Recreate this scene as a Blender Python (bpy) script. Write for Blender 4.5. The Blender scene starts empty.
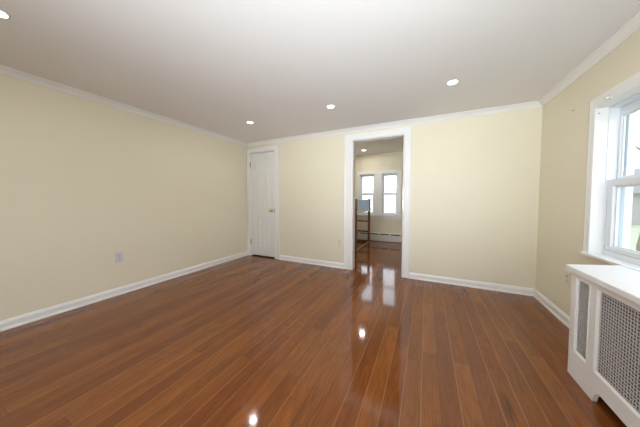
import bpy, bmesh, math, random
from mathutils import Vector, Matrix

scene = bpy.context.scene
COL = scene.collection

# ------------------------------------------------------------------ camera
CAM = Vector((-1.158, -3.3705, 1.1146))
cd = bpy.data.cameras.new('camera')
cam = bpy.data.objects.new('camera', cd); COL.objects.link(cam)
r_ = Vector((0.90049, 0.43487, 0.00164)); u_ = Vector((-0.018523, 0.034594, 0.99923)); f_ = Vector((-0.434483, 0.899826, -0.039206))
m_ = Matrix((r_, u_, -f_)).transposed().to_4x4(); m_.translation = CAM
cam.matrix_world = m_
cd.sensor_width = 36.0; cd.lens = 36.0 * 221.25 / 640.0
cd.shift_x = 0.000826; cd.shift_y = -0.00783
cd.clip_start = 0.02
scene.camera = cam

# ------------------------------------------------------------------ world, exposure, added fill lamps
SKY_STRENGTH = 3.4
world = bpy.data.worlds.new('World'); scene.world = world; world.use_nodes = True
wn = world.node_tree.nodes; wl = world.node_tree.links
wn.clear()
wo = wn.new('ShaderNodeOutputWorld'); bg = wn.new('ShaderNodeBackground')
tc = wn.new('ShaderNodeTexCoord'); sx = wn.new('ShaderNodeSeparateXYZ'); rp = wn.new('ShaderNodeValToRGB')
wl.new(tc.outputs['Generated'], sx.inputs[0]); wl.new(sx.outputs['Z'], rp.inputs[0])
rp.color_ramp.elements[0].position = 0.0; rp.color_ramp.elements[0].color = (0.95, 0.97, 1.0, 1)
rp.color_ramp.elements[1].position = 0.6; rp.color_ramp.elements[1].color = (0.78, 0.89, 1.0, 1)
wl.new(rp.outputs[0], bg.inputs[0]); bg.inputs[1].default_value = SKY_STRENGTH
wl.new(bg.outputs[0], wo.inputs[0])

vs = scene.view_settings
vs.view_transform = 'Standard'; vs.look = 'None'; vs.exposure = 0.0; vs.gamma = 1.0; vs.use_curve_mapping = False
scene.cycles.use_denoising = True
scene.cycles.max_bounces = 12
scene.cycles.diffuse_bounces = 8
scene.cycles.transparent_max_bounces = 16
scene.cycles.sample_clamp_indirect = 6.0

def area(name, loc, target, sx_, sy_, power, color, spread=180):
    l = bpy.data.lights.new(name, 'AREA'); l.shape = 'RECTANGLE'; l.size = sx_; l.size_y = sy_
    l.energy = power; l.color = color; l.spread = math.radians(spread)
    o = bpy.data.objects.new(name, l); COL.objects.link(o)
    o.location = loc
    o.rotation_euler = (Vector(target) - Vector(loc)).to_track_quat('-Z', 'Y').to_euler()
    return o
# added fill lamps for the bright ceiling, set at made-up windows behind the camera
area('added_fill_front', (-1.55, -5.36, 1.15), (-1.40, -2.3, 2.4), 1.6, 0.8, 30, (0.88, 0.95, 1.0), 70)
area('added_fill_front_level', (-1.75, -5.34, 1.25), (-1.75, 0, 1.2), 2.2, 1.0, 11, (0.88, 0.95, 1.0), 110)
area('added_fill_side', (0.02, -3.75, 1.22), (-1.5, -2.6, 2.7), 1.1, 0.95, 19, (0.88, 0.95, 1.0), 80)
LAMP_W = 2.2
FAR_W = 4.5

# ------------------------------------------------------------------ dimensions
W = 4.387; H = 2.22; FRONT = -5.4; TW = 0.12
FARX0 = -4.6; FARX1 = -1.20; FARY = 2.72; HF = 2.36
CR = 0.0556; BH = 0.0846; BB = 0.015

# ------------------------------------------------------------------ materials
def new_mat(name):
    m = bpy.data.materials.new(name); m.use_nodes = True
    return m, m.node_tree.nodes, m.node_tree.links, m.node_tree.nodes['Principled BSDF']
def s2l(c):
    return tuple(((x/255)/12.92 if x/255 <= .04045 else ((x/255+.055)/1.055)**2.4) for x in c) + (1,)
def paint(name, col, rough=.5, bump=0.0, scale=180, var=0.03, metallic=0.0, spec=0.5):
    m, n, l, b = new_mat(name)
    t = n.new('ShaderNodeTexCoord'); no = n.new('ShaderNodeTexNoise'); no.inputs['Scale'].default_value = 3.0
    no.inputs['Detail'].default_value = 3
    l.new(t.outputs['Object'], no.inputs['Vector'])
    mx = n.new('ShaderNodeMixRGB'); c = col if len(col) == 4 else tuple(col)+(1,)
    mx.inputs[1].default_value = tuple(x*(1-var) for x in c[:3])+(1,)
    mx.inputs[2].default_value = tuple(min(1, x*(1+var)) for x in c[:3])+(1,)
    l.new(no.outputs['Fac'], mx.inputs[0]); l.new(mx.outputs[0], b.inputs['Base Color'])
    b.inputs['Roughness'].default_value = rough; b.inputs['Metallic'].default_value = metallic
    b.inputs['Specular IOR Level'].default_value = spec
    if bump:
        n2 = n.new('ShaderNodeTexNoise'); n2.inputs['Scale'].default_value = scale; n2.inputs['Detail'].default_value = 2
        l.new(t.outputs['Object'], n2.inputs['Vector'])
        bp = n.new('ShaderNodeBump'); bp.inputs['Strength'].default_value = bump; bp.inputs['Distance'].default_value = .002
        l.new(n2.outputs['Fac'], bp.inputs['Height']); l.new(bp.outputs[0], b.inputs['Normal'])
    return m
M = {}
M['wall'] = paint('cream_wall_paint', (0.79, 0.745, 0.595), .55, .06, 120, .015)
M['ceiling'] = paint('white_ceiling_paint', (0.81, 0.81, 0.82), .8, .05, 90, .01)
M['trim'] = paint('white_semigloss_paint', (0.84, 0.84, 0.84), .32, 0, var=.01)
M['gloss'] = paint('white_gloss_jamb_paint', (0.80, 0.80, 0.80), .06, 0, var=.01)
M['door'] = paint('white_door_paint', (0.80, 0.80, 0.78), .38, 0, var=.01)
M['vinyl'] = paint('white_window_vinyl', (0.78, 0.82, 0.86), .3, 0, var=.01)
M['cover'] = paint('white_radiator_cover_paint', (0.80, 0.79, 0.78), .4, 0, var=.02)
M['grille'] = paint('grey_white_pressed_metal', (0.50, 0.48, 0.46), .42, 0, var=.03)
M['brass'] = paint('polished_brass', (0.78, 0.55, 0.22), .22, 0, metallic=1.0)
M['hinge'] = paint('dull_hinge_brass', (0.10, 0.075, 0.045), .45, 0)
M['dark'] = paint('painted_gap_shade', (0.02, 0.018, 0.016), .8)
M['plastic'] = paint('white_outlet_plastic', (0.66, 0.65, 0.70), .35, 0, var=.01)
M['ivory'] = paint('ivory_outlet_plastic', (0.74, 0.70, 0.60), .35, 0, var=.01)
M['slot'] = paint('dark_slot_plastic', (0.05, 0.045, 0.045), .6)
M['heater'] = paint('white_enamelled_steel', (0.72, 0.71, 0.68), .4, 0, var=.02)
M['metal'] = paint('grey_screw_metal', (0.25, 0.24, 0.22), .4, 0, metallic=.8)
M['clear'] = paint('translucent_white_plastic', (0.80, 0.82, 0.84), .2, 0)
M['panel'] = paint('blue_grey_laminate', (0.36, 0.53, 0.80), .35, 0, var=.08)
M['board'] = paint('pale_bare_board', (0.74, 0.66, 0.54), .5, 0, var=.05)
M['lawn'] = paint('short_green_lawn', (0.34, 0.36, 0.25), .9, .5, 60, .3)
M['iron'] = paint('dark_bronze_iron', (0.05, 0.045, 0.04), .5, 0, var=.1)
M['siding'] = paint('grey_house_siding', (0.34, 0.33, 0.33), .7, 0, var=.08)
M['roof'] = paint('grey_shingle_roof', (0.20, 0.20, 0.21), .8, .4, 30, .2)
M['bark'] = paint('grey_brown_bark', (0.22, 0.18, 0.15), .9, .6, 40, .25)
M['leaf'] = paint('pale_spring_leaf', (0.50, 0.52, 0.34), .7, 0, var=.2)

def wood(name, dark, light, rough, axis):
    m, n, l, b = new_mat(name)
    t = n.new('ShaderNodeTexCoord'); mp = n.new('ShaderNodeMapping')
    s = [40, 40, 40]; s[axis] = 3; mp.inputs['Scale'].default_value = s
    no = n.new('ShaderNodeTexNoise'); no.inputs['Scale'].default_value = 1; no.inputs['Detail'].default_value = 4
    rp = n.new('ShaderNodeValToRGB')
    rp.color_ramp.elements[0].position = .3; rp.color_ramp.elements[0].color = dark+(1,)
    rp.color_ramp.elements[1].position = .7; rp.color_ramp.elements[1].color = light+(1,)
    l.new(t.outputs['Object'], mp.inputs[0]); l.new(mp.outputs[0], no.inputs['Vector']); l.new(no.outputs['Fac'], rp.inputs[0])
    l.new(rp.outputs[0], b.inputs['Base Color']); b.inputs['Roughness'].default_value = rough
    return m
M['rackwood'] = wood('reddish_brown_wood', (0.14, 0.05, 0.02), (0.34, 0.15, 0.065), .4, 2)
M['rackwoodx'] = wood('reddish_brown_wood_crosswise', (0.10, 0.035, 0.014), (0.24, 0.10, 0.04), .4, 0)
M['palewood'] = wood('pale_rail_wood', (0.42, 0.27, 0.16), (0.60, 0.42, 0.27), .45, 1)

def glass_mat():
    m = bpy.data.materials.new('window_glass'); m.use_nodes = True
    n = m.node_tree.nodes; l = m.node_tree.links; n.clear()
    o = n.new('ShaderNodeOutputMaterial'); mx = n.new('ShaderNodeMixShader'); lw = n.new('ShaderNodeLayerWeight')
    lw.inputs[0].default_value = .5
    pw = n.new('ShaderNodeMath'); pw.operation = 'POWER'; pw.inputs[1].default_value = 4.0; l.new(lw.outputs['Facing'], pw.inputs[0])
    fr = n.new('ShaderNodeMath'); fr.operation = 'MULTIPLY_ADD'; fr.inputs[1].default_value = .6; fr.inputs[2].default_value = .03; l.new(pw.outputs[0], fr.inputs[0])
    tr = n.new('ShaderNodeBsdfTransparent'); gl = n.new('ShaderNodeBsdfGlossy')
    tr.inputs[0].default_value = (.96, .97, .97, 1); gl.inputs['Roughness'].default_value = .02
    l.new(fr.outputs[0], mx.inputs[0]); l.new(tr.outputs[0], mx.inputs[1]); l.new(gl.outputs[0], mx.inputs[2])
    l.new(mx.outputs[0], o.inputs[0])
    return m
M['glass'] = glass_mat()

def emit_mat(name, col, s):
    m, n, l, b = new_mat(name)
    b.inputs['Base Color'].default_value = (.9, .9, .9, 1)
    b.inputs['Emission Color'].default_value = col+(1,); b.inputs['Emission Strength'].default_value = s
    return m
M['lamp'] = emit_mat('lit_lamp_diffuser', (1.0, 0.96, 0.90), 6.0)

def floor_mat():
    PW = 0.0965; PL = 1.45
    m, n, l, b = new_mat('glossy_oak_planks')
    def math_(op, a, c=None, d=None):
        q = n.new('ShaderNodeMath'); q.operation = op
        for i, v in enumerate((a, c, d)):
            if v is None: continue
            if isinstance(v, (int, float)): q.inputs[i].default_value = v
            else: l.new(v, q.inputs[i])
        return q.outputs[0]
    t = n.new('ShaderNodeTexCoord'); s = n.new('ShaderNodeSeparateXYZ'); l.new(t.outputs['Object'], s.inputs[0])
    px = math_('DIVIDE', math_('ADD', s.outputs['X'], 0.0055 + 100*PW), PW)
    pi = math_('FLOOR', px); pf = math_('FRACT', px)
    w1 = n.new('ShaderNodeTexWhiteNoise'); w1.noise_dimensions = '1D'; l.new(pi, w1.inputs['W'])
    py = math_('DIVIDE', math_('ADD', s.outputs['Y'], math_('ADD', math_('MULTIPLY', w1.outputs['Value'], 7.3), 60)), PL)
    yi = math_('FLOOR', py); yf = math_('FRACT', py)
    cb = n.new('ShaderNodeCombineXYZ'); l.new(pi, cb.inputs[0]); l.new(yi, cb.inputs[1])
    w2 = n.new('ShaderNodeTexWhiteNoise'); w2.noise_dimensions = '3D'; l.new(cb.outputs[0], w2.inputs['Vector'])
    rnd = w2.outputs['Value']
    # board tone
    rp = n.new('ShaderNodeValToRGB'); cr = rp.color_ramp
    cr.elements[0].position = 0; cr.elements[0].color = (0.162, 0.046, 0.0095, 1)
    cr.elements[1].position = 1; cr.elements[1].color = (0.236, 0.075, 0.0155, 1)
    e = cr.elements.new(.35); e.color = (0.190, 0.056, 0.0112, 1)
    e = cr.elements.new(.75); e.color = (0.212, 0.065, 0.0130, 1)
    l.new(rnd, rp.inputs[0])
    # grain: stretched along the board, shifted per board
    off = n.new('ShaderNodeVectorMath'); off.operation = 'SCALE'; l.new(w2.outputs['Color'], off.inputs[0]); off.inputs['Scale'].default_value = 37.0
    ad = n.new('ShaderNodeVectorMath'); ad.operation = 'ADD'; l.new(t.outputs['Object'], ad.inputs[0]); l.new(off.outputs[0], ad.inputs[1])
    mp = n.new('ShaderNodeMapping'); mp.inputs['Scale'].default_value = (1.4, .22, 1.0); l.new(ad.outputs[0], mp.inputs[0])
    mpr = n.new('ShaderNodeMapping'); mpr.inputs['Scale'].default_value = (9.0, 1.15, 1.0); l.new(ad.outputs[0], mpr.inputs[0])
    rn = n.new('ShaderNodeTexNoise'); rn.inputs['Scale'].default_value = 1; rn.inputs['Detail'].default_value = 2.2; rn.inputs['Roughness'].default_value = .45
    l.new(mpr.outputs[0], rn.inputs['Vector'])
    ring = math_('MULTIPLY_ADD', math_('SINE', math_('MULTIPLY', rn.outputs['Fac'], 85.0)), .5, .5)
    no = n.new('ShaderNodeTexNoise'); no.inputs['Scale'].default_value = 7; no.inputs['Detail'].default_value = 5
    l.new(mp.outputs[0], no.inputs['Vector'])
    mp2 = n.new('ShaderNodeMapping'); mp2.inputs['Scale'].default_value = (220, 7, 1); l.new(ad.outputs[0], mp2.inputs[0])
    fi = n.new('ShaderNodeTexNoise'); fi.inputs['Scale'].default_value = 1; fi.inputs['Detail'].default_value = 3; l.new(mp2.outputs[0], fi.inputs['Vector'])
    g = math_('MULTIPLY_ADD', math_('POWER', ring, 2.5), -0.17, 1.06)
    g = math_('MULTIPLY', g, math_('MULTIPLY_ADD', no.outputs['Fac'], 0.85, 0.575))
    g = math_('MULTIPLY', g, math_('MULTIPLY_ADD', fi.outputs['Fac'], 0.7, 0.65))
    # a few dark mineral streaks
    mp3 = n.new('ShaderNodeMapping'); mp3.inputs['Scale'].default_value = (11, 1.7, 1); l.new(ad.outputs[0], mp3.inputs[0])
    st = n.new('ShaderNodeTexNoise'); st.inputs['Scale'].default_value = 1; st.inputs['Detail'].default_value = 3; l.new(mp3.outputs[0], st.inputs['Vector'])
    sr = n.new('ShaderNodeMapRange'); sr.inputs[1].default_value = .66; sr.inputs[2].default_value = .78; sr.inputs[3].default_value = 1; sr.inputs[4].default_value = .78
    l.new(st.outputs['Fac'], sr.inputs[0]); g = math_('MULTIPLY', g, sr.outputs[0])
    # one dark knot streak in a board near the radiator cover
    kv = n.new('ShaderNodeVectorMath'); kv.operation = 'SUBTRACT'; l.new(t.outputs['Object'], kv.inputs[0]); kv.inputs[1].default_value = (-0.743, -1.899, 0)
    km = n.new('ShaderNodeMapping'); km.inputs['Scale'].default_value = (34, 8, 0); l.new(kv.outputs[0], km.inputs[0])
    kl = n.new('ShaderNodeVectorMath'); kl.operation = 'LENGTH'; l.new(km.outputs[0], kl.inputs[0])
    kd = math_('ADD', kl.outputs['Value'], math_('MULTIPLY', math_('SUBTRACT', fi.outputs['Fac'], .5), 2.2))
    kr = n.new('ShaderNodeMapRange'); kr.inputs[1].default_value = .3; kr.inputs[2].default_value = 1.1; kr.inputs[3].default_value = .42; kr.inputs[4].default_value = 1
    l.new(kd, kr.inputs[0]); g = math_('MULTIPLY', g, kr.outputs[0])
    hv = n.new('ShaderNodeMixRGB'); hv.blend_type = 'MULTIPLY'; hv.inputs[0].default_value = 1
    l.new(rp.outputs[0], hv.inputs[1]); l.new(g, hv.inputs[2])
    # seams: bevel highlights painted pale along some boards, dark joints elsewhere
    dx = math_('MULTIPLY', math_('MINIMUM', pf, math_('SUBTRACT', 1.0, pf)), PW)
    dy = math_('MULTIPLY', math_('MINIMUM', yf, math_('SUBTRACT', 1.0, yf)), PL)
    sxm = math_('LESS_THAN', dx, 0.0018); sym = math_('LESS_THAN', dy, 0.0014)
    side = math_('FLOOR', math_('ADD', px, .5))
    w3 = n.new('ShaderNodeTexWhiteNoise'); w3.noise_dimensions = '1D'; l.new(side, w3.inputs['W'])
    pale = math_('GREATER_THAN', w3.outputs['Value'], 0.5)
    sc = n.new('ShaderNodeMixRGB'); sc.inputs[1].default_value = (0.07, 0.028, 0.012, 1); sc.inputs[2].default_value = (0.33, 0.17, 0.075, 1)
    l.new(pale, sc.inputs[0])
    f1 = n.new('ShaderNodeMixRGB'); l.new(math_('MULTIPLY', sxm, .8), f1.inputs[0]); l.new(hv.outputs[0], f1.inputs[1]); l.new(sc.outputs[0], f1.inputs[2])
    f2 = n.new('ShaderNodeMixRGB'); l.new(math_('MULTIPLY', sym, .7), f2.inputs[0]); l.new(f1.outputs[0], f2.inputs[1]); f2.inputs[2].default_value = (0.06, 0.025, 0.012, 1)
    l.new(f2.outputs[0], b.inputs['Base Color'])
    # polish
    rr = n.new('ShaderNodeMapRange'); rr.inputs[3].default_value = .04; rr.inputs[4].default_value = .12
    l.new(no.outputs['Fac'], rr.inputs[0]); l.new(rr.outputs[0], b.inputs['Roughness'])
    b.inputs['Specular IOR Level'].default_value = .5
    hgt = math_('SUBTRACT', math_('MULTIPLY', fi.outputs['Fac'], .10), math_('MAXIMUM', sxm, sym))
    hgt = math_('ADD', hgt, math_('MULTIPLY', rnd, .6))
    bp = n.new('ShaderNodeBump'); bp.inputs['Strength'].default_value = .05; bp.inputs['Distance'].default_value = .002
    l.new(hgt, bp.inputs['Height']); l.new(bp.outputs[0], b.inputs['Normal'])
    return m
M['floor'] = floor_mat()

# ------------------------------------------------------------------ mesh helpers
def link(name, bm, mat, parent=None, loc=None, smooth=False, bevel=0.0):
    bmesh.ops.remove_doubles(bm, verts=bm.verts, dist=1e-5)
    bmesh.ops.recalc_face_normals(bm, faces=bm.faces)
    me = bpy.data.meshes.new(name)
    if loc is not None:
        bmesh.ops.translate(bm, verts=bm.verts, vec=-Vector(loc))
    bm.to_mesh(me); bm.free()
    if mat: me.materials.append(mat)
    if smooth:
        for p in me.polygons: p.use_smooth = True
    o = bpy.data.objects.new(name, me); COL.objects.link(o)
    if loc is not None: o.location = loc
    if parent is not None:
        o.parent = parent
        if loc is None: o.location = -Vector(parent.location)
        else: o.location = Vector(loc) - Vector(parent.location)
    if bevel:
        bv = o.modifiers.new('bevel', 'BEVEL'); bv.width = bevel; bv.segments = 2; bv.limit_method = 'ANGLE'
    return o
def tag(o, label, cat, group=None, kind=None):
    o['label'] = label; o['category'] = cat
    if group: o['group'] = group
    if kind: o['kind'] = kind
    return o
def thing(name, loc, label, cat, group=None, kind=None):
    o = bpy.data.objects.new(name, None); COL.objects.link(o); o.location = loc
    o.empty_display_size = .1
    return tag(o, label, cat, group, kind)
def box(bm, x0, x1, y0, y1, z0, z1):
    v = [bm.verts.new(c) for c in ((x0,y0,z0),(x1,y0,z0),(x1,y1,z0),(x0,y1,z0),(x0,y0,z1),(x1,y0,z1),(x1,y1,z1),(x0,y1,z1))]
    for f in ((0,1,2,3),(7,6,5,4),(0,4,5,1),(1,5,6,2),(2,6,7,3),(3,7,4,0)):
        bm.faces.new([v[i] for i in f])
def boxes(*bs):
    bm = bmesh.new()
    for b in bs: box(bm, *b)
    return bm
def slab(axis, u0, u1, v0, v1, d0, d1, holes=(), bm=None):
    """closed slab with rectangular holes; axis = thickness axis ('x': u=y, v=z; 'y': u=x, v=z; 'z': u=x, v=y)"""
    bm = bm or bmesh.new()
    us = sorted({u0, u1} | {min(max(c, u0), u1) for h in holes for c in h[:2]})
    vsx = sorted({v0, v1} | {min(max(c, v0), v1) for h in holes for c in h[2:]})
    def solid(i, j):
        if i < 0 or j < 0 or i >= len(us)-1 or j >= len(vsx)-1: return False
        a = (us[i]+us[i+1])/2; c = (vsx[j]+vsx[j+1])/2
        return not any(h[0] < a < h[1] and h[2] < c < h[3] for h in holes)
    cache = {}
    def V(u, v, d):
        k = (round(u, 6), round(v, 6), d)
        if k not in cache:
            cache[k] = bm.verts.new({'x': (d, u, v), 'y': (u, d, v), 'z': (u, v, d)}[axis])
        return cache[k]
    def F(*vv):
        try: bm.faces.new(vv)
        except ValueError: pass
    for i in range(len(us)-1):
        for j in range(len(vsx)-1):
            if not solid(i, j): continue
            a, c, e, g = us[i], us[i+1], vsx[j], vsx[j+1]
            for d in (d0, d1): F(V(a,e,d), V(c,e,d), V(c,g,d), V(a,g,d))
            if not solid(i-1, j): F(V(a,e,d0), V(a,g,d0), V(a,g,d1), V(a,e,d1))
            if not solid(i+1, j): F(V(c,e,d0), V(c,g,d0), V(c,g,d1), V(c,e,d1))
            if not solid(i, j-1): F(V(a,e,d0), V(c,e,d0), V(c,e,d1), V(a,e,d1))
            if not solid(i, j+1): F(V(a,g,d0), V(c,g,d0), V(c,g,d1), V(a,g,d1))
    return bm
def prism(poly, p0, p1, udir, vdir, bm=None):
    """polygon (u,v) swept from p0 to p1"""
    bm = bm or bmesh.new(); p0 = Vector(p0); p1 = Vector(p1); U = Vector(udir); Vv = Vector(vdir)
    a = [bm.verts.new(p0+U*u+Vv*v) for u, v in poly]; b = [bm.verts.new(p1+U*u+Vv*v) for u, v in poly]
    n = len(poly)
    for i in range(n): bm.faces.new((a[i], a[(i+1) % n], b[(i+1) % n], b[i]))
    bm.faces.new(a); bm.faces.new(b[::-1])
    return bm
def lathe(profile, origin, axis, seg=24, bm=None):
    """profile [(r, h)] turned around axis"""
    bm = bm or bmesh.new(); ax = Vector(axis).normalized()
    s = Vector((1,0,0)) if abs(ax.x) < .9 else Vector((0,1,0))
    e1 = ax.cross(s).normalized(); e2 = ax.cross(e1); O = Vector(origin); rings = []
    for r, h in profile:
        if r < 1e-6: rings.append([bm.verts.new(O+ax*h)])
        else: rings.append([bm.verts.new(O+ax*h+(e1*math.cos(2*math.pi*k/seg)+e2*math.sin(2*math.pi*k/seg))*r) for k in range(seg)])
    for A, B in zip(rings, rings[1:]):
        for k in range(seg):
            if len(A) == 1 and len(B) == 1: continue
            if len(A) == 1: bm.faces.new((A[0], B[k], B[(k+1) % seg]))
            elif len(B) == 1: bm.faces.new((A[k], A[(k+1) % seg], B[0]))
            else: bm.faces.new((A[k], A[(k+1) % seg], B[(k+1) % seg], B[k]))
    return bm
def struct(o, label, cat): return tag(o, label, cat, kind='structure')

# ------------------------------------------------------------------ openings
DX0, DX1, DZ = -2.212, -1.452, 2.044             # doorway to the far room
CX0, CX1, CZ = -4.300, -3.715, 2.030             # closet door
WY0, WY1, WZ0, WZ1 = -2.00, -0.890, 0.682, 1.825 # window on the right wall
SY0, SY1 = -4.35, -3.15                          # added unseen window of the right wall, behind the camera
FW0, FW1 = -2.9, -0.6                            # added unseen front wall window, behind the camera
LX0, LX1, RX0, RX1, GZ0, GZ1 = -2.845, -2.435, -2.245, -1.835, 0.705, 1.815   # pair of far windows

# ------------------------------------------------------------------ shell
struct(link('floor', boxes((-W-.2, .25, FRONT-.12, FARY+.15, -.1, 0)), M['floor']), 'glossy reddish brown oak plank floor running through both rooms', 'floor')
struct(link('ceiling', slab('z', -W-.2, .12, FRONT-.12, TW*.5, H, H+.1), M['ceiling']), 'flat white ceiling of the empty front room', 'ceiling')
struct(link('ceiling_far', boxes((FARX0-.1, FARX1+.1, TW*.5, FARY+.15, HF, HF+.1)), M['ceiling']), 'white ceiling of the room beyond the doorway', 'ceiling')
struct(link('wall_left', boxes((-W-.12, -W, FRONT-.12, TW, 0, H)), M['wall']), 'long bare cream wall on the left', 'wall')
struct(link('wall_back', slab('y', -W, 0.0, 0, HF+.02, 0, TW, [(DX0, DX1, -1, DZ), (CX0, CX1, -1, CZ)]), M['wall']), 'cream back wall holding the closet door and the doorway', 'wall')
struct(link('wall_right', slab('x', FRONT-.12, TW, 0, H, 0, .14, [(WY0, WY1, WZ0, WZ1), (SY0, SY1, WZ0, WZ1)]), M['wall']), 'cream wall on the right holding the large window', 'wall')
struct(link('wall_front', slab('y', -W, 0, 0, H, FRONT-.12, FRONT, [(FW0, FW1, WZ0, WZ1)]), M['wall']), 'cream wall behind the camera with an added wide window', 'wall')
struct(link('wall_far_back', slab('y', FARX0, FARX1, 0, HF, FARY, FARY+.14, [(LX0, LX1, GZ0, GZ1), (RX0, RX1, GZ0, GZ1)]), M['wall']), 'cream end wall of the far room below and around the paired windows', 'wall')
struct(link('wall_far_right', boxes((FARX1, FARX1+.1, TW, FARY+.14, 0, HF)), M['wall']), 'cream right side wall of the far room', 'wall')
struct(link('wall_far_left', boxes((-3.55, -3.45, TW, FARY, 0, HF)), M['wall']), 'cream left side wall of the far room', 'wall')
struct(link('wall_closet', slab('y', -W-.1, -3.55, 0, HF, .70, .78), M['wall']), 'back wall of the closet behind the white panel door', 'wall')
struct(link('wall_closet_side', boxes((-W-.12, -W, TW, .70, 0, HF)), M['wall']), 'side wall of the closet behind the white panel door', 'wall')

# crown mouldings
crown = [(0, 0), (0, -CR), (.008, -CR), (.012, -CR+.008), (.022, -.030), (.040, -.014), (.050, -.012), (.0556, -.006), (.0556, 0)]
Hc = H
def crown_run(name, p0, p1, inward, label):
    struct(link(name, prism(crown, (*p0, Hc), (*p1, Hc), (*inward, 0), (0, 0, 1)), M['trim']), label, 'moulding')
crown_run('trim_1', (-W, FRONT), (-W, 0), (1, 0), 'white crown moulding along the top of the left wall')
crown_run('trim_2', (-W, 0), (0, 0), (0, -1), 'white crown moulding along the top of the back wall')
crown_run('trim_3', (0, 0), (0, FRONT), (-1, 0), 'white crown moulding along the top of the right wall')
# baseboards
base = [(0, 0), (BB+.008, 0), (BB+.008, .010), (BB+.003, .018), (BB, .020), (BB, BH-.022), (BB-.004, BH-.014), (BB-.006, BH-.006), (BB-.010, BH), (0, BH)]
def base_run(name, p0, p1, inward, label):
    struct(link(name, prism(base, (*p0, 0), (*p1, 0), (*inward, 0), (0, 0, 1)), M['trim']), label, 'baseboard')
base_run('baseboard_left', (-W, FRONT), (-W, 0), (1, 0), 'white baseboard along the bottom of the left wall')
base_run('baseboard_back', (-3.605, 0), (-2.337, 0), (0, -1), 'white baseboard between the closet door and the doorway')
base_run('baseboard_back_right', (-1.357, 0), (0, 0), (0, -1), 'white baseboard right of the doorway on the back wall')
base_run('baseboard_right', (0, -1.395), (0, 0), (-1, 0), 'white baseboard under the window wall up to the radiator cover')

# door casings
cas = [(0, 0), (0, .012), (.006, .016), (.018, .018), (.022, .014), (.080, .018), (.094, .022), (.1, .022), (.1, 0)]
def casing(name, x0, x1, zt, wl_, wr, wt, y, sgn, label):
    """mitred three-sided casing with a small stepped profile, as one mesh; x0..x1, zt = opening; sgn = facing direction in y"""
    bm = bmesh.new()
    rows = []
    for u, d in cas:
        k = u/.1
        rows.append([(x0-k*wl_, 0, d), (x0-k*wl_, zt+k*wt, d), (x1+k*wr, zt+k*wt, d), (x1+k*wr, 0, d)])
    vv = [[bm.verts.new((px, y+sgn*d, pz)) for px, pz, d in r] for r in rows]
    n = len(vv)
    for i in range(n):
        for j in range(3):
            bm.faces.new((vv[i][j], vv[(i+1) % n][j], vv[(i+1) % n][j+1], vv[i][j+1]))
    bm.faces.new([r[0] for r in vv]); bm.faces.new([r[3] for r in vv][::-1])
    return struct(link(name, bm, M['trim']), label, 'door casing')
casing('trim_4', DX0, DX1, DZ, .125, .095, .088, 0, -1, 'white casing around the open doorway')
casing('trim_5', CX0, CX1, CZ+.004, .080, .110, .074, 0, -1, 'white casing around the closed closet door')
casing('trim_6', DX0, DX1, DZ, .1, .1, .1, TW, 1, 'white casing on the far side of the doorway')
# jamb linings
struct(link('trim_7', boxes((DX0, DX0+.012, 0, TW, 0, DZ-.012), (DX1-.012, DX1, 0, TW, 0, DZ-.012), (DX0, DX1, 0, TW, DZ-.012, DZ)), M['gloss']), 'white jamb lining of the open doorway', 'door jamb')
struct(link('trim_8', boxes((CX0, CX0+.004, 0, TW, 0, CZ), (CX1-.004, CX1, 0, TW, 0, CZ), (CX0, CX1, 0, TW, CZ-.004, CZ), (CX0+.004, CX0+.02, .045, TW, 0, CZ-.004), (CX1-.02, CX1-.004, .045, TW, 0, CZ-.004), (CX0+.004, CX1-.004, .045, TW, CZ-.02, CZ-.004)), M['trim']), 'white jamb lining of the closet door', 'door jamb')

# ------------------------------------------------------------------ closet door
d = thing('door_1', (-4.008, .02, 0), 'closed narrow white six panel door with brass knob in the back left corner', 'door', kind='structure')
a0, a1, zb, zt = CX0+.009, CX1-.017, .024, CZ-.019
wm = .105; mid = (a0+a1)/2; mm = .045
cols = [(a0+wm, mid-mm), (mid+mm, a1-wm)]
zr = [(.215, .775), (.975, 1.620), (1.715, 1.895)]
holes = [(c[0], c[1], z[0], z[1]) for c in cols for z in zr]
link('door_frame', slab('y', a0, a1, zb, zt, .004, .038, holes), M['door'], d, bevel=.003)
for hx0, hx1, hz0, hz1 in holes:
    bm = bmesh.new()
    loops = []
    for ins, dep in ((0, .014), (.012, .018), (.016, .018), (.038, .008), (.040, .008)):
        loops.append([bm.verts.new(c) for c in ((hx0+ins, dep, hz0+ins), (hx1-ins, dep, hz0+ins), (hx1-ins, dep, hz1-ins), (hx0+ins, dep, hz1-ins))])
    for A, B in zip(loops, loops[1:]):
        for k in range(4): bm.faces.new((A[k], A[(k+1) % 4], B[(k+1) % 4], B[k]))
    bm.faces.new(loops[-1])
    bk = [bm.verts.new(c) for c in ((hx0, .03, hz0), (hx1, .03, hz0), (hx1, .03, hz1), (hx0, .03, hz1))]
    for k in range(4): bm.faces.new((bk[k], bk[(k+1) % 4], loops[0][(k+1) % 4], loops[0][k]))
    bm.faces.new(bk[::-1])
    link('door_panel', bm, M['door'], d)
kx, kz = -3.790, .912
k = link('door_knob', lathe([(0, -.004), (.031, -.004), (.031, .004), (.026, .008), (.012, .012), (.010, .028), (.018, .034), (.027, .044), (.029, .054), (.024, .064), (.012, .070), (0, .071)], (kx, .004, kz), (0, -1, 0), 24), M['brass'], d, smooth=True)
k['label'] = 'round brass knob'
s = link('strike_plate', boxes((CX1-.006, CX1+.004, -.0165, -.008, kz-.035, kz+.035)), M['hinge'], d); s['label'] = 'dark metal strike plate'
for hz in (1.800, .285):
    h = link('hinge', lathe([(0, -.048), (.004, -.048), (.007, -.044), (.007, .044), (.004, .048), (0, .05)], (CX0+.004, -.014, hz), (0, 0, 1), 12), M['hinge'], d, smooth=True); h['label'] = 'dark brass hinge'
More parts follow.
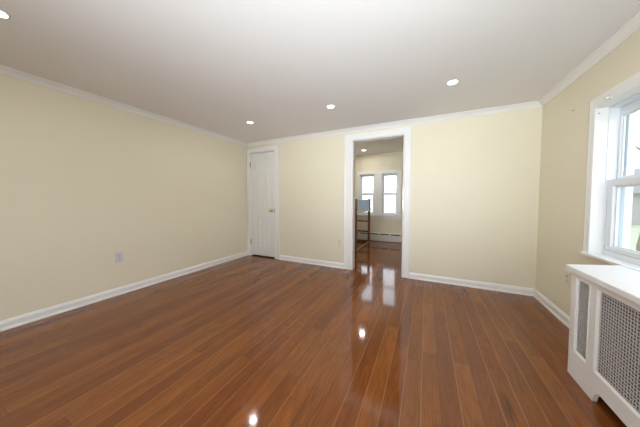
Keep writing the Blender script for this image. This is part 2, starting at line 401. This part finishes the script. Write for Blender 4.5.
struct(link('door_gap_shade', boxes((CX0, CX1, 0.002, TW, 0, .004)), M['dark']), 'dark strip painting the gap shade under the closet door', 'painted shade')  # near-black strip puts the shade of the door gap into colour

# ------------------------------------------------------------------ double hung windows
def sash(name, parent, ax, plane, th, u0, u1, z0, z1, st, bot, top, glass_off=0.5):
    """a sash with its pane; ax 'x' (u = y) or 'y' (u = x)"""
    f = link(name, slab(ax, u0, u1, z0, z1, plane, plane+th, [(u0+st, u1-st, z0+bot, z1-top)]), M['vinyl'], parent, bevel=.003)
    g = plane+th*glass_off
    bd = .012
    b = link('glazing_bead', slab(ax, u0+st, u1-st, z0+bot, z1-top, g-.004, g+.004, [(u0+st+bd, u1-st-bd, z0+bot+bd, z1-top-bd)]), M['vinyl'], f)
    b.location = (0, 0, 0)
    p = link('pane', slab(ax, u0+st+bd, u1-st-bd, z0+bot+bd, z1-top-bd, g-.0015, g+.0015), M['glass'], f)
    p.location = (0, 0, 0)
    return f
# -- window 1, right wall
w = thing('window_1', (0, -1.445, .69), 'large white double hung window above the radiator cover', 'window', kind='structure')
bm = bmesh.new()
def casx(bm, y0, y1, z0, z1, wd, wt, x):
    rows = []
    for u, dd in cas:
        kk = u/.1
        rows.append([(y1+kk*wd, z0), (y1+kk*wd, z1+kk*wt), (y0-kk*wd, z1+kk*wt), (y0-kk*wd, z0)])
    vv = [[bm.verts.new((x-cas[i][1]*.65, py, pz)) for py, pz in r] for i, r in enumerate(rows)]
    n = len(vv)
    for i in range(n):
        for j in range(3): bm.faces.new((vv[i][j], vv[(i+1) % n][j], vv[(i+1) % n][j+1], vv[i][j+1]))
    bm.faces.new([r[0] for r in vv]); bm.faces.new([r[3] for r in vv][::-1])
casx(bm, WY0+.020, WY1-.020, .703, WZ1-.012, .055, .078, 0)
link('window_casing', bm, M['trim'], w)
link('window_stool', slab('z', -.030, .0655, WY0-.085, WY1+.040, .682, .703, [(0, .07, WY0-.2, WY0+.0005), (0, .07, WY1-.0005, WY1+.2)]), M['trim'], w, bevel=.003)
link('window_jamb', boxes((0, .068, WY1-.012, WY1, .703, WZ1), (0, .068, WY0, WY0+.012, .703, WZ1), (0, .068, WY0, WY1, WZ1-.012, WZ1)), M['trim'], w)
FY0, FY1 = WY0+.005, WY1-.005
link('window_frame', slab('x', WY0, WY1, WZ0, WZ1, .066, .150, [(FY0+.005, FY1-.005, .738, 1.800)]), M['vinyl'], w, bevel=.002)
link('stop_bead', boxes((.066, .074, FY1-.013, FY1-.0055, .738, 1.800), (.066, .074, FY0+.0055, FY0+.013, .738, 1.800)), M['vinyl'], w)
link('outer_frame', slab('x', WY0, WY1, WZ0, WZ1, .152, .190, [(WY0+.045, WY1-.045, .745, 1.79)]), M['vinyl'], w)
sash('upper_sash', w, 'x', .122, .026, FY0+.006, FY1-.006, 1.235, 1.799, .018, .045, .060)
lo = sash('lower_sash', w, 'x', .076, .034, FY0+.006, FY1-.006, .739, 1.268, .062, .030, .048, .6)
lk = link('sash_lock', boxes((.070, .095, -1.47, -1.42, 1.268, 1.284)), M['vinyl'], lo, bevel=.004); lk.location = (0, 0, 0)
sc_ = link('screw', lathe([(0, 0), (.004, 0), (.004, .004), (0, .005)], (.014, -.902, 1.775), (0, -1, 0), 10), M['metal'], w); sc_['label'] = 'dark screw in the jamb'
link('latch_tab', boxes((.070, .078, FY1-.040, FY1-.022, .745, .775)), M['clear'], w, bevel=.003)
# -- windows 2 and 3, the pair in the far room
for nm, x0, x1, lab in (('window_2', LX0, LX1, 'left window of the bright pair in the far room'), ('window_3', RX0, RX1, 'right window of the bright pair in the far room')):
    w2 = thing(nm, ((x0+x1)/2, FARY, GZ0), lab, 'window', kind='structure')
    link('window_frame', slab('y', x0, x1, GZ0, GZ1, FARY+.03, FARY+.13, [(x0+.014, x1-.014, GZ0+.014, GZ1-.012)]), M['vinyl'], w2)
    sash('upper_sash', w2, 'y', FARY+.085, .026, x0+.015, x1-.015, 1.26, GZ1-.013, .028, .036, .032)
    sash('lower_sash', w2, 'y', FARY+.050, .030, x0+.015, x1-.015, GZ0+.015, 1.295, .030, .040, .034)
tf = bmesh.new()
slab('y', -2.925, -1.745, GZ0, 1.895, FARY-.020, FARY, [(LX0, LX1, GZ0-.1, GZ1), (RX0, RX1, GZ0-.1, GZ1)], tf)
struct(link('trim_10', tf, M['trim'], bevel=.004), 'white casing around the paired far windows', 'window casing')
struct(link('trim_11', boxes((-2.99, -1.68, FARY-.055, FARY+.03, GZ0-.028, GZ0)), M['trim'], bevel=.004), 'white window stool below the paired far windows', 'window sill')
struct(link('trim_12', boxes((-2.94, -1.72, FARY-.018, FARY, .595, GZ0-.028)), M['trim'], bevel=.003), 'white apron board under the far window stool', 'window apron')
# -- unseen windows behind the camera, added to go with the fill lamps
w4 = thing('added_window_4', (0.02, (SY0+SY1)/2, WZ0), 'added unseen window of the right wall behind the camera', 'window', kind='structure')
link('window_frame', slab('x', SY0, SY1, WZ0, WZ1, .04, .12, [(SY0+.05, SY1-.05, WZ0+.05, 1.22), (SY0+.05, SY1-.05, 1.27, WZ1-.05)]), M['vinyl'], w4)
bm = bmesh.new(); casx(bm, SY0+.005, SY1-.005, .69, WZ1-.005, .085, .08, 0); link('window_casing', bm, M['trim'], w4)
w5 = thing('added_window_5', ((FW0+FW1)/2, FRONT-.06, WZ0), 'added unseen wide window of the wall behind the camera', 'window', kind='structure')
link('window_frame', slab('y', FW0, FW1, WZ0, WZ1, FRONT-.10, FRONT-.03, [(FW0+.05, -1.78, WZ0+.05, WZ1-.05), (-1.72, FW1-.05, WZ0+.05, WZ1-.05)]), M['vinyl'], w5)

# ------------------------------------------------------------------ ceiling lights
def downlight(x, y, z, r, watt, label, group, lampname):
    t = thing('ceiling_light', (x, y, z), label, 'ceiling light', group)
    link('trim_ring', lathe([(r*1.22, 0), (r*1.20, -.002), (r*1.04, -.003), (r, -.003), (r, 0)], (x, y, z), (0, 0, 1), 32), M['trim'], t, smooth=True)
    link('diffuser', lathe([(0, -.0035), (r*.6, -.0035), (r, -.0025), (r, -.0005), (0, -.0005)], (x, y, z), (0, 0, 1), 32), M['lamp'], t)
    l = bpy.data.lights.new(lampname, 'AREA'); l.shape = 'DISK'; l.size = 2*r*.95; l.energy = watt; l.color = (1.0, .965, .92)
    o = bpy.data.objects.new(lampname, l); COL.objects.link(o); o.parent = t; o.location = (0, 0, -.009)
g = 'recessed lights of the front room ceiling'
downlight(-3.452, -.910, H, .042, LAMP_W, 'small round recessed ceiling light out from the closet door', g, 'lamp')
downlight(-2.200, -.910, H, .042, LAMP_W, 'small round recessed ceiling light in front of the doorway, middle of its row', g, 'lamp')
downlight(-.957, -.915, H, .042, LAMP_W, 'small round recessed ceiling light nearest the window wall', g, 'lamp')
downlight(-3.465, -2.985, H, .042, LAMP_W, 'round recessed ceiling light cut by the top left edge of the photo', g, 'lamp')
for (x, y, side) in ((-2.2, -2.985, 'left of'), (-.957, -2.985, 'right of')):
    downlight(x, y, H, .042, LAMP_W, 'round recessed ceiling light just %s the camera, outside the photo' % side, g, 'lamp')
g = None
downlight(-3.00, 1.30, HF, .055, FAR_W*1.3, 'small round ceiling light added unseen behind the back wall to brighten the far room', g, 'lamp')  # added lamp out of view, lightens the far floor and window trim
downlight(-2.598, 2.170, HF, .055, FAR_W, 'small round ceiling light in the far room seen through the doorway', g, 'lamp')

# ------------------------------------------------------------------ outlets
def outlet(pos, nrm, label, ivory=False):
    """pos on the wall, nrm = room-side normal"""
    p = Vector(pos); n = Vector(nrm); side = Vector((0, 0, 1)).cross(n)
    t = thing('wall_outlet', pos, label, 'outlet', 'wall outlets')
    PL_ = M['ivory'] if ivory else M['plastic']
    def ob(bm, u0, u1, z0, z1, d0, d1):
        vs_ = [p+side*u+n*dd+Vector((0, 0, z)) for u in (u0, u1) for dd in (d0, d1) for z in (z0, z1)]
        xs = [v.x for v in vs_]; ys = [v.y for v in vs_]; zs = [v.z for v in vs_]
        box(bm, min(xs), max(xs), min(ys), max(ys), min(zs), max(zs))
    bm = bmesh.new(); ob(bm, -.038, .038, -.060, .060, 0, .006); link('cover_plate', bm, PL_, t, bevel=.003)
    for zc in (.022, -.022):
        q = link('socket', lathe([(0, .004), (.0165, .004), (.0165, .008), (.0150, .009), (0, .009)], p+Vector((0, 0, zc)), n, 20), PL_, t)
        bm = bmesh.new()
        ob(bm, -.0085, -.0050, zc-.003, zc+.009, .0085, .0096); ob(bm, .0050, .0085, zc-.003, zc+.009, .0085, .0096); ob(bm, -.003, .003, zc-.011, zc-.005, .0085, .0096)
        sl = link('socket_slot', bm, M['slot'], q); sl.location = (0, 0, 0)
    link('plate_screw', lathe([(0, .005), (.003, .005), (.003, .0068), (0, .007)], p, n, 10), M['metal'], t)
outlet((-W, -2.078, .440), (1, 0, 0), 'white outlet low on the long left wall')
outlet((-2.415, 0, .427), (0, -1, 0), 'ivory outlet on the back wall beside the left doorway casing', True)
outlet((0, -.632, .410), (-1, 0, 0), 'pale outlet on the window wall beside the radiator cover', True)

# ------------------------------------------------------------------ radiator cover
X = -.31; Y0, Y1 = -2.895, -1.405; TH = .020
rc = thing('radiator_cover', (X/2, (Y0+Y1)/2, 0), 'long white radiator cover with pressed metal grilles below the window', 'radiator cover')
PZ0, PZ1 = .172, .632
P = [(-1.582, -1.460), (-2.655, -1.645), (-2.840, -2.718)]
AY0, AY1, AZ = -2.660, -1.640, .075
bm = slab('x', Y0, Y1, 0, .667, X, X+TH, [(a, b_, PZ0, PZ1) for a, b_ in P] + [(AY0, AY1, -.1, AZ)])
link('front_panel', bm, M['cover'], rc, bevel=.0025)
# scrolled brackets in the corners of the foot cut-out
for ys, sg in ((AY1, -1), (AY0, 1)):
    poly = [(0, AZ), (0, 0), (.005, .008), (.010, .028), (.018, .046), (.030, .058), (.040, .066), (.046, AZ)]
    link('foot_bracket', prism(poly, (X, ys, 0), (X+TH, ys, 0), (0, sg, 0), (0, 0, 1)), M['cover'], rc)
link('side_panel', boxes((X+TH, -.001, Y1-.018, Y1, 0, .667)), M['cover'], rc, bevel=.002)
link('side_panel', boxes((X+TH, -.001, Y0, Y0+.018, 0, .667)), M['cover'], rc, bevel=.002)
link('top_board', prism([(X-.026, Y0-.01), (-.032, Y0-.01), (-.032, -1.275), (X-.026, Y1+.010)], (0, 0, .667), (0, 0, .700), (1, 0, 0), (0, 1, 0)), M['cover'], rc, bevel=.004)
for a, b_ in P:
    # bevelled moulding round the opening
    bm = bmesh.new(); loops = []
    for ins, dep in ((-.003, -.002), (0, -.003), (.004, .001), (.008, .007), (.008, .011), (-.003, .001)):
        loops.append([bm.verts.new((X+dep, py, pz)) for py, pz in ((a+ins, PZ0+ins), (b_-ins, PZ0+ins), (b_-ins, PZ1-ins), (a+ins, PZ1-ins))])
    n = len(loops)
    for i in range(n):
        A, B = loops[i], loops[(i+1) % n]
        for k in range(4): bm.faces.new((A[k], A[(k+1) % 4], B[(k+1) % 4], B[k]))
    link('grille_moulding', bm, M['cover'], rc)
    # pressed sheet: alternating slots
    bm = bmesh.new(); pit = .0172
    cy, cz = (b_-a)/pit, (PZ1-PZ0)/pit
    ny, nz = int(round(cy)), int(round(cz)); hy, hz = (b_-a)/ny, (PZ1-PZ0)/nz
    cache = {}
    def V(y, z, dx=0.0):
        kk = (round(y, 5), round(z, 5), dx)
        if kk not in cache: cache[kk] = bm.verts.new((X+.009+dx, y, z))
        return cache[kk]
    for i in range(ny):
        for j in range(nz):
            y0, z0 = a+i*hy, PZ0+j*hz; y1, z1 = y0+hy, z0+hz
            if (i+j) % 2: sy, sz = .46, .27
            else: sy, sz = .27, .46
            yc, zc = y0+hy/2, z0+hz/2
            o4 = [V(y0, z0), V(y1, z0), V(y1, z1), V(y0, z1)]
            i4 = [V(yc-sy*hy, zc-sz*hz, .0012), V(yc+sy*hy, zc-sz*hz, .0012), V(yc+sy*hy, zc+sz*hz, .0012), V(yc-sy*hy, zc+sz*hz, .0012)]
            for k in range(4): bm.faces.new((o4[k], o4[(k+1) % 4], i4[(k+1) % 4], i4[k]))
    gr = link('grille', bm, M['grille'], rc); gr['label'] = 'grey pressed metal grille'
    sd = gr.modifiers.new('solid', 'SOLIDIFY'); sd.thickness = .0012

bm = bmesh.new(); yy = Y0+.14
while yy < Y1-.12:
    for xx in (-.075, -.150, -.225):
        lathe([(0, .08), (.022, .08), (.026, .10), (.022, .13), (.020, .54), (.026, .57), (.022, .60), (0, .61)], (xx, yy, 0), (0, 0, 1), 8, bm)
    for zz in (.11, .575):
        box(bm, -.235, -.065, yy-.024, yy+.024, zz-.018, zz+.018)
    yy += .0485
for yy in (Y0+.15, Y1-.16):
    for xx in (-.075, -.225): box(bm, xx-.02, xx+.02, yy-.02, yy+.02, 0, .10)
rd = link('radiator', bm, M['iron']); tag(rd, 'dark iron radiator standing behind the grilles of the white cover', 'radiator')

# ------------------------------------------------------------------ far room baseboard heater
hx0, hx1, hy = -3.44, FARX1-.005, FARY-.062
bh = thing('baseboard_heater', ((hx0+hx1)/2, FARY-.03, 0), 'low white baseboard heater along the wall under the far windows', 'heater')
link('heater_body', prism([(0, .012), (.062, .012), (.062, .165), (.058, .172), (.046, .178), (0, .178)], (hx0, FARY-.001, 0), (hx1, FARY-.001, 0), (0, -1, 0), (0, 0, 1)), M['heater'], bh)
link('heater_back', boxes((hx0, hx1, FARY-.012, FARY-.001, .178, .224)), M['heater'], bh)
link('heater_hood', prism([(.010, .212), (.056, .204), (.060, .209), (.056, .216), (.010, .224)], (hx0, FARY-.001, 0), (hx1, FARY-.001, 0), (0, -1, 0), (0, 0, 1)), M['heater'], bh)
v = link('heater_outlet', boxes((hx0+.01, hx1-.002, FARY-.0465, FARY-.013, .178, .204)), M['slot'], bh); v['label'] = 'dark outlet slot'
xx = hx0+.03
while xx < hx1-.04:
    link('heater_clip', boxes((xx, xx+.045, FARY-.061, FARY-.047, .172, .207)), M['heater'], bh)
    xx += .275

# ------------------------------------------------------------------ wooden frame in the far room
RX = -2.505; RY0, RY1 = 1.200, 2.415; RL = -3.05
rk = thing('wooden_rack', (RX, (RY0+RY1)/2, 0), 'brown wooden post and rail frame with a pale board seen through the doorway', 'rack')
ps = .055
for px, py in ((RX, RY0), (RX, RY1), (RL, RY1), (RL, RY0)):
    link('post', boxes((px-ps/2, px+ps/2, py-ps/2, py+ps/2, 0, 1.135)), M['rackwood'], rk, bevel=.004)
for z in (.555, .285):
    link('rung', boxes((RL+ps/2, RX-ps/2, RY1-.014, RY1+.014, z-.018, z+.018)), M['rackwoodx'], rk, bevel=.003)
link('bottom_rung', boxes((RL+ps/2, RX-ps/2, RY1-.016, RY1+.016, .0, .055)), M['rackwoodx'], rk, bevel=.003)
b1 = link('board', boxes((RL-.03, RX+.035, RY0+ps/2, RY1-ps/2, .835, .868)), M['board'], rk, bevel=.003); b1['label'] = 'pale board'
b2 = link('side_rail', boxes((RX-.012, RX+.036, RY0-.06, RY1+.03, .842, .866)) if False else boxes((RX+ps/2, RX+ps/2+.014, RY0-.03, RY1+.025, .832, .872)), M['board'], rk, bevel=.003); b2['label'] = 'pale edge board'
b3 = link('bottom_rail', boxes((RX-.014, RX+.014, RY0+ps/2, RY1-ps/2, 0, .032)), M['palewood'], rk, bevel=.003); b3['label'] = 'pale bottom rail'
b4 = link('panel', boxes((RX-.008, RX+.008, RY0+ps/2, RY1-ps/2, .872, 1.118)), M['panel'], rk, bevel=.002); b4['label'] = 'blue grey panel'

# ------------------------------------------------------------------ small things on the window wall
nl = link('nail', lathe([(0, -.004), (.0018, -.004), (.0018, .010), (.0040, .0105), (.0040, .012), (0, .0125)], (0, -.613, 1.907), (-1, 0, 0), 10), M['metal'])
tag(nl, 'tiny dark nail in the cream wall left of the window', 'nail')
br = thing('curtain_rod_bracket', (-.03, -1.075, 1.80), 'small clear plastic bracket on the upper window casing', 'bracket')
link('bracket_plate', boxes((-.018, -.0135, -1.090, -1.060, 1.815, 1.850)), M['clear'], br, bevel=.002)
link('bracket_hook', prism([(0, 0), (.020, -.005), (.025, .010), (.021, .012), (.017, .003), (0, .008)], (-.018, -1.080, 1.828), (-.018, -1.070, 1.828), (-1, 0, 0), (0, 0, 1)), M['clear'], br)

# ------------------------------------------------------------------ outdoors
GZ = -.55
struct(link('ground', boxes((-25, 40, -30, 45, GZ-.3, GZ)), M['lawn']), 'green lawn outside the windows', 'lawn')
random.seed(11)
def tree(loc, h, label, seed):
    rnd = random.Random(seed)
    t = thing('garden_tree', loc, label, 'tree')
    bm = bmesh.new(); tips = []
    def limb(p, dvec, L, r, depth):
        segs = 4; pts = [p]; dcur = dvec.normalized(); rs = [r]
        for i in range(segs):
            dcur = (dcur + Vector((rnd.uniform(-.22, .22), rnd.uniform(-.22, .22), rnd.uniform(-.08, .16)))).normalized()
            pts.append(pts[-1]+dcur*(L/segs)); rs.append(r*(1-.55*(i+1)/segs))
        rings = []
        for i, q in enumerate(pts):
            ax = (pts[min(i+1, segs)]-pts[max(i-1, 0)]).normalized()
            e1 = ax.cross(Vector((0, .3, 1)) if abs(ax.z) < .9 else Vector((1, 0, 0))).normalized(); e2 = ax.cross(e1)
            rings.append([bm.verts.new(q+(e1*math.cos(k*math.pi/3)+e2*math.sin(k*math.pi/3))*rs[i]) for k in range(6)])
        for A, B in zip(rings, rings[1:]):
            for k in range(6): bm.faces.new((A[k], A[(k+1) % 6], B[(k+1) % 6], B[k]))
        bm.faces.new(rings[0]); bm.faces.new(rings[-1][::-1])
        if depth == 0:
            tips.extend(pts[2:]); return
        for i in range(3 if depth > 1 else 4):
            b_ = rnd.randint(2, segs)
            nd = (dcur + Vector((rnd.uniform(-1, 1), rnd.uniform(-1, 1), rnd.uniform(-.15, .6)))).normalized()
            limb(pts[b_], nd, L*rnd.uniform(.55, .8), rs[b_]*.7, depth-1)
    limb(Vector(loc), Vector((0, 0, 1)), h, .16, 4)
    link('branches', bm, M['bark'], t)
    bm = bmesh.new()
    for q in tips:
        for _ in range(3):
            c = q+Vector([rnd.gauss(0, .12) for _ in range(3)]); a = Vector([rnd.gauss(0, 1) for _ in range(3)]).normalized()
            b_ = a.orthogonal().normalized(); s = rnd.uniform(.025, .05)
            bm.faces.new([bm.verts.new(c+a*s*1.6), bm.verts.new(c+b_*s), bm.verts.new(c-a*s*1.6), bm.verts.new(c-b_*s)])
    o = link('leaves', bm, M['leaf'], t); o['kind'] = 'stuff'
tree((3.22, 4.08, GZ), 2.7, 'bare branched garden tree with sparse leaves outside the right window', 5)
hs = thing('neighbour_house', (12, 22, GZ), 'low grey house across the lawn outside the right window', 'house')
link('house_wall', boxes((5, 20, 20, 26, GZ, 1.6)), M['siding'], hs)
link('house_roof', prism([(-3.5, 0), (3.5, 0), (0, 2.0)], (4.6, 23, 1.6), (20.4, 23, 1.6), (0, 1, 0), (0, 0, 1)), M['roof'], hs)
for hx in (7.0, 9.5, 14.2, 16.5):
    f = link('house_window', slab('y', hx, hx+1.1, .2, 1.2, 19.94, 20.0, [(hx+.08, hx+1.02, .28, 1.12)]), M['trim'], hs)
    q = link('window_pane', boxes((hx+.08, hx+1.02, 19.97, 19.99, .28, 1.12)), M['slot'], f); q.location = (0, 0, 0)

fn = thing('added_white_fence', (-2.5, 7.0, GZ), 'white board fence added to whiten the view through the paired far windows', 'fence')  # added so the lower far panes look white instead of lawn green
link('fence_boards', boxes(*[(-7.5, 3.2, 7.0, 7.03, GZ+.06+k*.19, GZ+.06+k*.19+.18) for k in range(11)]), M['trim'], fn)
for k in range(7):
    link('fence_post', boxes((-7.5+k*1.78-.05, -7.5+k*1.78+.05, 7.03, 7.13, GZ, GZ+2.2)), M['trim'], fn)
def shrub(loc, r, label, seed):
    rnd = random.Random(seed); t = thing('garden_shrub', loc, label, 'shrub')
    bm = bmesh.new()
    for k in range(7):
        a = k*.9; d_ = Vector((math.cos(a)*.5*r, math.sin(a)*.5*r, r*rnd.uniform(.9, 1.3)))
        prism([(-.012, -.012), (.012, -.012), (.012, .012), (-.012, .012)], Vector(loc), Vector(loc)+d_, (1, 0, 0), (0, 1, 0), bm)
    link('stems', bm, M['bark'], t)
    bm = bmesh.new()
    for _ in range(900):
        v = Vector([rnd.gauss(0, 1) for _ in range(3)]).normalized()*r*rnd.uniform(.5, 1)
        c = Vector(loc)+Vector((v.x, v.y, abs(v.z)*1.2+.1)); a = Vector([rnd.gauss(0, 1) for _ in range(3)]).normalized(); b_ = a.orthogonal().normalized(); q = rnd.uniform(.04, .08)
        bm.faces.new([bm.verts.new(c+a*q*1.5), bm.verts.new(c+b_*q), bm.verts.new(c-a*q*1.5), bm.verts.new(c-b_*q)])
    o = link('leaves', bm, M['leaf'], t); o['kind'] = 'stuff'
shrub((10.4, 13.0, GZ), .8, 'round pale shrub on the lawn in front of the grey house', 3)
shrub((12.6, 14.2, GZ), .65, 'smaller pale shrub right of the round one before the grey house', 4)
